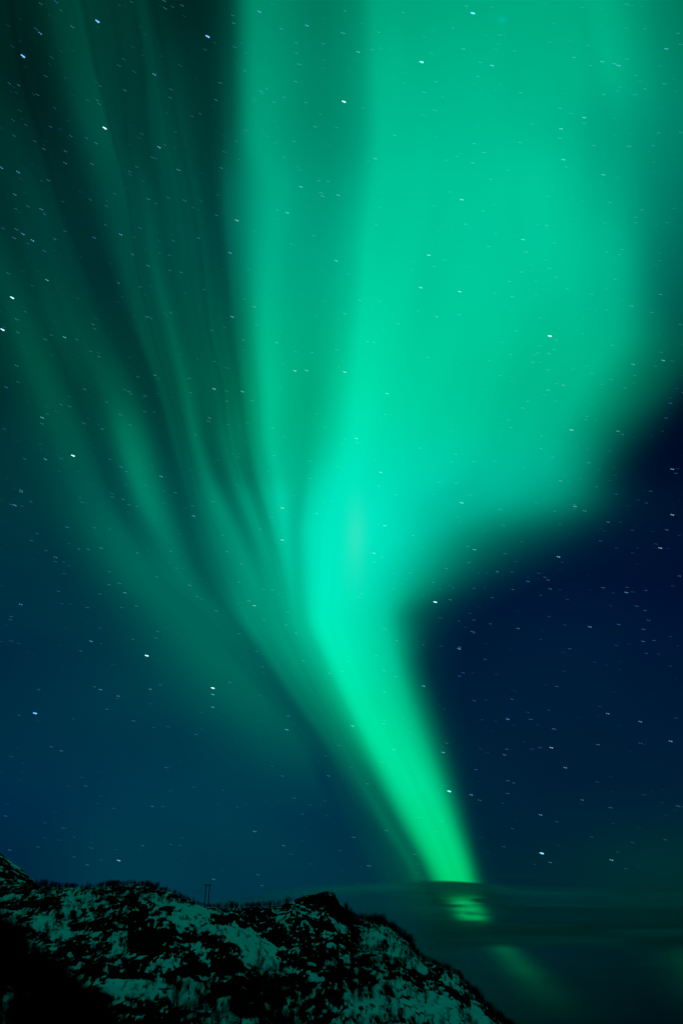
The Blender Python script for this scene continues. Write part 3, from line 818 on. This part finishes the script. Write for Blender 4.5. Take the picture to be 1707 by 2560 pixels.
def lobe(V, F, cx, cy, rx, ry, rz):
    k = len(V)
    n = 8
    V.append((cx, cy, -rz))
    for q in range(n):
        a = 6.2832 * q / n; V.append((cx + rx * math.cos(a), cy + ry * math.sin(a), 0))
    V.append((cx, cy, rz))
    for q in range(n):
        a, b = k + 1 + q, k + 1 + (q + 1) % n
        F.append((k, b, a)); F.append((k + n + 1, a, b))
def star_shape(kind):
    V, F = [], []
    if kind == 0: lobe(V, F, -1.05, -.10, 1.15, .62, .6); lobe(V, F, 1.0, .12, 1.5, .85, .6)
    elif kind == 1: lobe(V, F, -1.25, -.10, .95, .48, .5); lobe(V, F, 1.2, .10, 1.15, .62, .5)
    else: lobe(V, F, -1.2, 0, .9, .42, .4); lobe(V, F, 1.2, .05, 1.0, .45, .4)
    return np.array(V, float), F
star_me = []
for k in range(3):
    V, F = star_shape(k)
    me = bpy.data.meshes.new("star"); me.from_pydata([tuple(v) for v in V], [], F); me.update(); me.materials.append(M_STAR); star_me.append((me, V, F))

def star_frame(X, Y, size_px):
    d = ray(X, Y)
    ang = math.radians(max(0.0, 34 * (1 - X / 1300.0) * (1 - Y / 1800.0)) + 3 + 8 * Y / 2560.0)
    e = ray(X + math.cos(ang), Y + math.sin(ang)) - d; e /= np.linalg.norm(e)
    n = np.cross(d, e); n /= np.linalg.norm(n)
    if n @ UP > 0: n = -n
    s = size_px / F_PX * R_STAR * math.sqrt(((X - CX) ** 2 + (Y - CY) ** 2) / F_PX ** 2 + 1) ** 0
    return d * R_STAR, e, n, d, s

TINT = {'w': (0.52, 0.88, 1.0), 'b': (0.14, 0.46, 0.95), 'c': (0.20, 0.70, 1.0), 'd': (0.04, 0.16, 0.62), 'p': (0.18, 0.75, 0.9)}
from mathutils import Matrix
def star(X, Y, mag, tint, label, group):
    """mag 3 bright .. 0 faint"""
    size = [1.5, 1.6, 1.75, 2.0][mag]; lum = [0.09, 0.13, 0.30, 0.72][mag]
    P_, e, n, d, s = star_frame(X, Y, size)
    o = bpy.data.objects.new("star", star_me[[2, 2, 1, 0][mag]][0]); C.objects.link(o)
    o.matrix_world = Matrix(((e[0] * s, n[0] * s, d[0] * s, P_[0]), (e[1] * s, n[1] * s, d[1] * s, P_[1]), (e[2] * s, n[2] * s, d[2] * s, P_[2]), (0, 0, 0, 1)))
    t = TINT[tint]; o.color = (t[0] * lum, t[1] * lum, t[2] * lum, 1)
    tag(o, label, "star", group)
    return o

NAMED = [  # photo x, y, magnitude, tint, label
 (859, 254, 3, 'w', "brightest white star in the dim green band high above the centre"),
 (1373, 840, 3, 'w', "brightest white star on the right part of the bright green curtain"),
 (1087, 1505, 3, 'w', "bright white star at the dark notch right of the aurora's neck"),
 (262, 320, 3, 'w', "bright white star among the faint rays at upper left"),
 (31, 744, 3, 'w', "bright white star near the left edge, higher of two"),
 (7, 824, 3, 'w', "bright white star cut by the left edge, lower of two"),
 (183, 1139, 3, 'w', "bright white star at left between two faint green rays"),
 (367, 1639, 3, 'w', "bright white star in the blue sky under the faint left ray"),
 (532, 1720, 3, 'w', "topmost of three bright stars in a vertical row, left of the column"),
 (532, 1736, 2, 'c', "middle of three stars in a vertical row, left of the column"),
 (532, 1768, 2, 'b', "lowest of three stars in a vertical row, left of the column"),
 (1181, 33, 3, 'b', "bright blue star at the top edge beside the hazy galaxy smudge"),
 (1053, 155, 3, 'c', "bright white blue star near the top on the green curtain"),
 (1071, 638, 2, 'w', "white star on the middle of the broad green curtain, lower of two"),
 (1153, 499, 2, 'w', "white star on the middle of the broad green curtain, higher of two"),
 (1459, 294, 2, 'c', "higher of two neighbouring blue white stars at upper right"),
 (1407, 399, 2, 'c', "blue white star at upper right with two faint companions"),
 (244, 53, 3, 'b', "bright blue star near the top left, right of another blue star"),
 (519, 91, 3, 'b', "bright blue star in the dark gap left of the bright band"),
 (58, 140, 3, 'b', "bright blue star near the left edge high up"),
 (1122, 1978, 3, 'c', "white blue star on the right edge of the lower green column"),
 (297, 2151, 2, 'w', "white star low over the pylon ridge"),
 (1353, 2133, 3, 'c', "left of two bright blue stars low above the cloud at right"),
 (1527, 2150, 2, 'c', "right of two bright stars low above the cloud at right"),
 (1599, 1804, 2, 'b', "bright blue star in the empty dark sky at lower right"),
 (1656, 901, 2, 'c', "white blue star on the dark right edge beside the green curtain"),
 (1427, 1075, 2, 'w', "white star on the fading right edge of the green curtain"),
 (88, 1783, 3, 'b', "bright blue star in the blue sky at lower left"),
 (228, 1603, 2, 'b', "bright blue star in the blue sky left of the white star"),
 (1564, 1481, 2, 'b', "deep blue star alone in the dark sky at right"),
]
OTHERS = [  # x, y, magnitude, tint
 (101,83,2,'b'),(32,116,1,'d'),(95,237,1,'b'),(386,186,2,'b'),(427,223,1,'b'),(426,244,1,'b'),(648,29,2,'b'),(767,64,2,'b'),(582,38,1,'b'),(703,72,1,'c'),(808,109,1,'b'),
 (249,260,1,'b'),(244,251,0,'c'),(251,215,0,'c'),(550,207,1,'c'),(611,177,1,'b'),(652,228,1,'c'),(667,222,1,'b'),(540,250,1,'c'),(685,255,1,'b'),(740,107,1,'b'),(742,133,1,'b'),
 (164,378,1,'p'),(127,317,1,'b'),(178,340,1,'b'),(217,345,1,'b'),(241,358,1,'c'),(36,339,1,'b'),(88,353,0,'c'),(46,430,2,'b'),(4,419,2,'b'),(398,368,2,'c'),(342,417,0,'c'),
 (380,393,0,'c'),(325,429,1,'b'),(553,420,1,'c'),(591,353,0,'c'),(735,353,1,'c'),(752,467,2,'c'),(788,317,1,'c'),(796,452,1,'c'),(845,488,2,'b'),(820,453,1,'c'),(748,425,0,'b'),
 (226,499,1,'b'),(158,504,0,'b'),(71,516,1,'b'),(40,522,0,'c'),(422,494,1,'b'),(371,498,1,'c'),(592,551,2,'w'),(718,532,2,'c'),(693,525,1,'b'),(541,538,1,'c'),(483,519,0,'b'),
 (264,562,1,'b'),(58,585,2,'b'),(82,601,2,'c'),(9,571,1,'b'),(302,586,2,'b'),(138,598,1,'c'),(163,578,1,'b'),(332,636,1,'c'),(575,632,2,'b'),(496,595,1,'c'),(424,638,1,'b'),
 (784,589,1,'b'),(728,610,0,'c'),(840,652,2,'c'),(118,700,2,'c'),(425,676,1,'b'),(453,681,1,'c'),(351,717,1,'b'),(580,792,2,'c'),(636,767,1,'w'),(64,779,1,'b'),(367,793,1,'b'),
 (428,782,1,'b'),(530,826,1,'b'),(233,811,1,'c'),(238,822,0,'c'),(162,843,2,'c'),(129,838,1,'b'),(609,850,1,'c'),(388,938,1,'w'),(737,927,2,'w'),(766,926,2,'c'),(780,881,1,'c'),
 (248,891,1,'c'),(535,972,2,'w'),(606,979,2,'c'),(323,979,1,'c'),(328,985,1,'b'),(474,945,1,'b'),(476,981,1,'b'),(212,973,1,'c'),(46,955,1,'b'),(16,968,2,'d'),(267,1005,1,'b'),
 (567,1003,1,'c'),(175,1016,1,'c'),(106,1044,2,'c'),(119,1035,1,'b'),(524,1045,1,'w'),(326,1062,1,'b'),(211,1059,1,'b'),(256,1072,1,'c'),(362,1029,1,'b'),(345,942,1,'b'),
 (895,130,2,'b'),(1007,31,1,'b'),(1165,15,1,'c'),(1131,70,1,'b'),(1229,164,2,'c'),(1285,127,1,'b'),(1248,88,1,'b'),(1664,122,2,'b'),(1694,83,1,'b'),(1700,111,1,'b'),(1475,164,0,'c'),
 (1545,164,2,'b'),(1536,160,1,'b'),(1589,189,1,'b'),(1588,236,1,'b'),(1611,222,1,'b'),(1401,322,2,'c'),(1484,364,1,'b'),(1398,271,1,'c'),(1645,332,1,'b'),(1631,364,1,'b'),
 (1301,232,1,'c'),(1060,231,1,'c'),(1181,407,1,'c'),(938,397,1,'w'),(986,338,1,'c'),(1299,356,1,'c'),(1226,448,1,'b'),(1183,407,0,'c'),(1207,527,1,'c'),(1507,437,2,'b'),
 (1524,506,1,'b'),(1588,557,1,'b'),(1510,557,1,'b'),(1554,624,1,'b'),(1306,599,2,'c'),(1385,607,1,'b'),(1303,680,1,'c'),(1273,704,1,'c'),(1416,722,1,'b'),(1536,698,1,'b'),
 (1051,719,2,'w'),(1148,729,2,'w'),(899,751,1,'c'),(1091,792,1,'w'),(1530,863,1,'b'),(1344,882,1,'b'),(1581,911,2,'b'),(1390,850,1,'c'),(1384,874,1,'c'),(1586,939,1,'b'),
 (861,930,2,'w'),(967,984,2,'c'),(1407,963,1,'w'),(1369,975,1,'w'),(1306,1020,1,'c'),(1467,1041,1,'c'),(1562,970,1,'b'),(1674,1008,2,'d'),(1691,971,1,'d'),(1543,1078,2,'b'),
 (1555,1086,1,'c'),(1663,1045,1,'b'),(890,1096,2,'c'),(893,1107,1,'c'),(1184,1154,1,'c'),(951,1181,2,'c'),(947,1215,1,'c'),(989,1237,1,'c'),(1153,1257,2,'w'),(1400,1202,1,'w'),
 (1490,1217,1,'b'),(1435,1261,1,'b'),(1436,1266,2,'c'),(1385,1278,1,'b'),(1679,1173,2,'c'),(1688,1183,1,'b'),(1679,1287,2,'w'),(1625,1228,1,'b'),(1519,1305,1,'w'),(961,1314,2,'c'),
 (934,1383,2,'c'),(935,1405,1,'c'),(1185,1374,2,'c'),(1171,1406,1,'c'),(1115,1421,1,'c'),(1242,1429,1,'w'),(1395,1392,2,'w'),(1361,1443,1,'b'),(1369,1450,1,'c'),(1500,1352,1,'b'),
 (1540,1370,1,'d'),(1592,1370,1,'d'),(1649,1370,2,'w'),(1398,1474,1,'d'),(1532,1482,1,'d'),(1230,1494,1,'b'),(1611,1526,1,'b'),(1545,1561,2,'d'),(1620,1551,1,'b'),(1473,1567,2,'b'),
 (1184,1550,1,'b'),(1294,1571,1,'w'),(1184,1582,1,'b'),(1147,1622,2,'c'),(991,1601,1,'c'),(1633,1601,1,'b'),(1645,1635,1,'d'),(1423,1622,1,'b'),(1212,1648,1,'b'),(1485,1655,1,'d'),
 (1157,1682,1,'b'),(1148,1690,1,'b'),(960,1676,1,'c'),(1058,1715,2,'c'),(961,1730,1,'c'),(1391,1716,1,'b'),(1185,1752,1,'b'),(1214,1750,1,'d'),(1279,1748,1,'b'),(1268,1798,2,'b'),
 (881,1815,2,'c'),(959,1809,1,'c'),(1116,1858,1,'b'),(1107,1881,2,'c'),(1518,1784,2,'b'),(1675,1853,2,'c'),(1349,1869,1,'b'),(1377,1869,2,'w'),(1260,1887,1,'w'),(1412,1919,2,'b'),
 (1189,1924,1,'b'),(1283,1957,1,'b'),(1177,1987,2,'b'),(1350,2037,2,'b'),(1455,2000,1,'b'),(1454,2000,0,'p'),(1477,2092,0,'b'),(114,1148,2,'b'),(63,1147,1,'b'),(275,1148,1,'b'),
 (317,1179,1,'b'),(303,1167,1,'c'),(403,1191,2,'b'),(439,1232,1,'c'),(484,1290,2,'b'),(482,1264,1,'b'),(323,1262,1,'c'),(38,1263,2,'b'),(29,1261,1,'b'),(78,1254,1,'b'),
 (79,1351,1,'b'),(236,1319,1,'b'),(139,1404,1,'b'),(198,1373,1,'b'),(221,1373,1,'c'),(344,1382,1,'b'),(427,1378,1,'b'),(568,1379,1,'c'),(604,1410,1,'c'),(598,1455,1,'c'),
 (706,1270,2,'w'),(706,1350,2,'w'),(685,1139,1,'c'),(775,1152,1,'c'),(392,1442,1,'b'),(313,1482,2,'b'),(147,1478,1,'b'),(250,1485,1,'b'),(342,1515,1,'c'),(305,1519,1,'b'),
 (53,1511,2,'b'),(29,1541,1,'b'),(636,1514,2,'w'),(714,1562,1,'c'),(740,1583,1,'c'),(757,1652,1,'c'),(395,1579,1,'b'),(391,1595,1,'b'),(203,1627,1,'b'),(332,1598,1,'b'),
 (656,1667,1,'b'),(824,1683,1,'c'),(252,1724,2,'b'),(296,1740,1,'w'),(376,1723,1,'w'),(401,1712,1,'b'),(268,1773,1,'b'),(98,1724,1,'b'),(717,1824,2,'c'),(491,1836,1,'b'),
 (129,1867,1,'b'),(154,1877,1,'c'),(416,1919,1,'b'),(706,1940,1,'b'),(215,1965,1,'b'),(15,2040,1,'b'),(709,2114,1,'c'),(357,2114,1,'b'),(534,2198,1,'c'),(735,1995,1,'b'),
 (655,2214,0,'c'),(427,2111,0,'b'),(96,2117,0,'b'),(186,2142,0,'b'),(219,2162,1,'b'),(25,2125,1,'b')]
for s in NAMED: star(*s, None)
def zone(X, Y):
    if Y > 1980: return ("small faint star low in the dark sky near the horizon", "small stars near the horizon")
    if X > 1150 and Y > 1180 + 0.35 * (1500 - X): return ("small blue star scattered in the dark sky right of the aurora", "small stars right of the aurora")
    if X < 560 and Y < 1250: return ("small blue star scattered among the faint green rays at left", "small stars among the faint left rays")
    if X < 700 and Y >= 1250: return ("small blue star scattered in the dim sky left of the green column", "small stars left of the green column")
    return ("small pale star shining through the broad bright green curtain", "small stars on the bright curtain")
n_ind = len(NAMED)
rest = []
for (X, Y, m, t) in OTHERS:
    if n_ind < 300:
        l, g = zone(X, Y); star(X, Y, m, t, l, g); n_ind += 1
    else: rest.append((X, Y, m, t))
def faint_stars():
    Vs, Fs, Cs, k = [], [], [], 0
    V, F = star_me[2][1], star_me[2][2]; F = np.array(F)
    L = [(X, Y, [1.5, 1.6, 1.8, 2.2][m], [.09, .13, .32, .85][m], t) for (X, Y, m, t) in rest]
    for _ in range(2100):
        X = rng.uniform(-150, 1850); Y = rng.uniform(-250, 2190)
        if rng.random() < 0.35 * (Y > 1500): continue
        dim = 0.015 + 0.15 * rng.random() ** 3
        L.append((X, Y, rng.uniform(1.3, 2.1), dim, rng.choice(list('bcbpd'))))
    for X, Y, size, lum, t in L:
        P_, e, n, d, s = star_frame(X, Y, size)
        Vs.append(P_ + s * (V[:, :1] * e + V[:, 1:2] * n + V[:, 2:] * d)); Fs.append(F + k); k += len(V)
        Cs.append(np.tile(np.array(TINT[t]) * lum, (len(V), 1)))
    o = link_mesh("faint_stars", np.concatenate(Vs), np.concatenate(Fs), M_FAINT)
    set_attr(o, "glow", np.concatenate(Cs))
    tag(o, "countless faint stars sprinkled over the whole night sky", "stars", kind="stuff")
faint_stars()
print("stars", n_ind, "rest", len(rest))
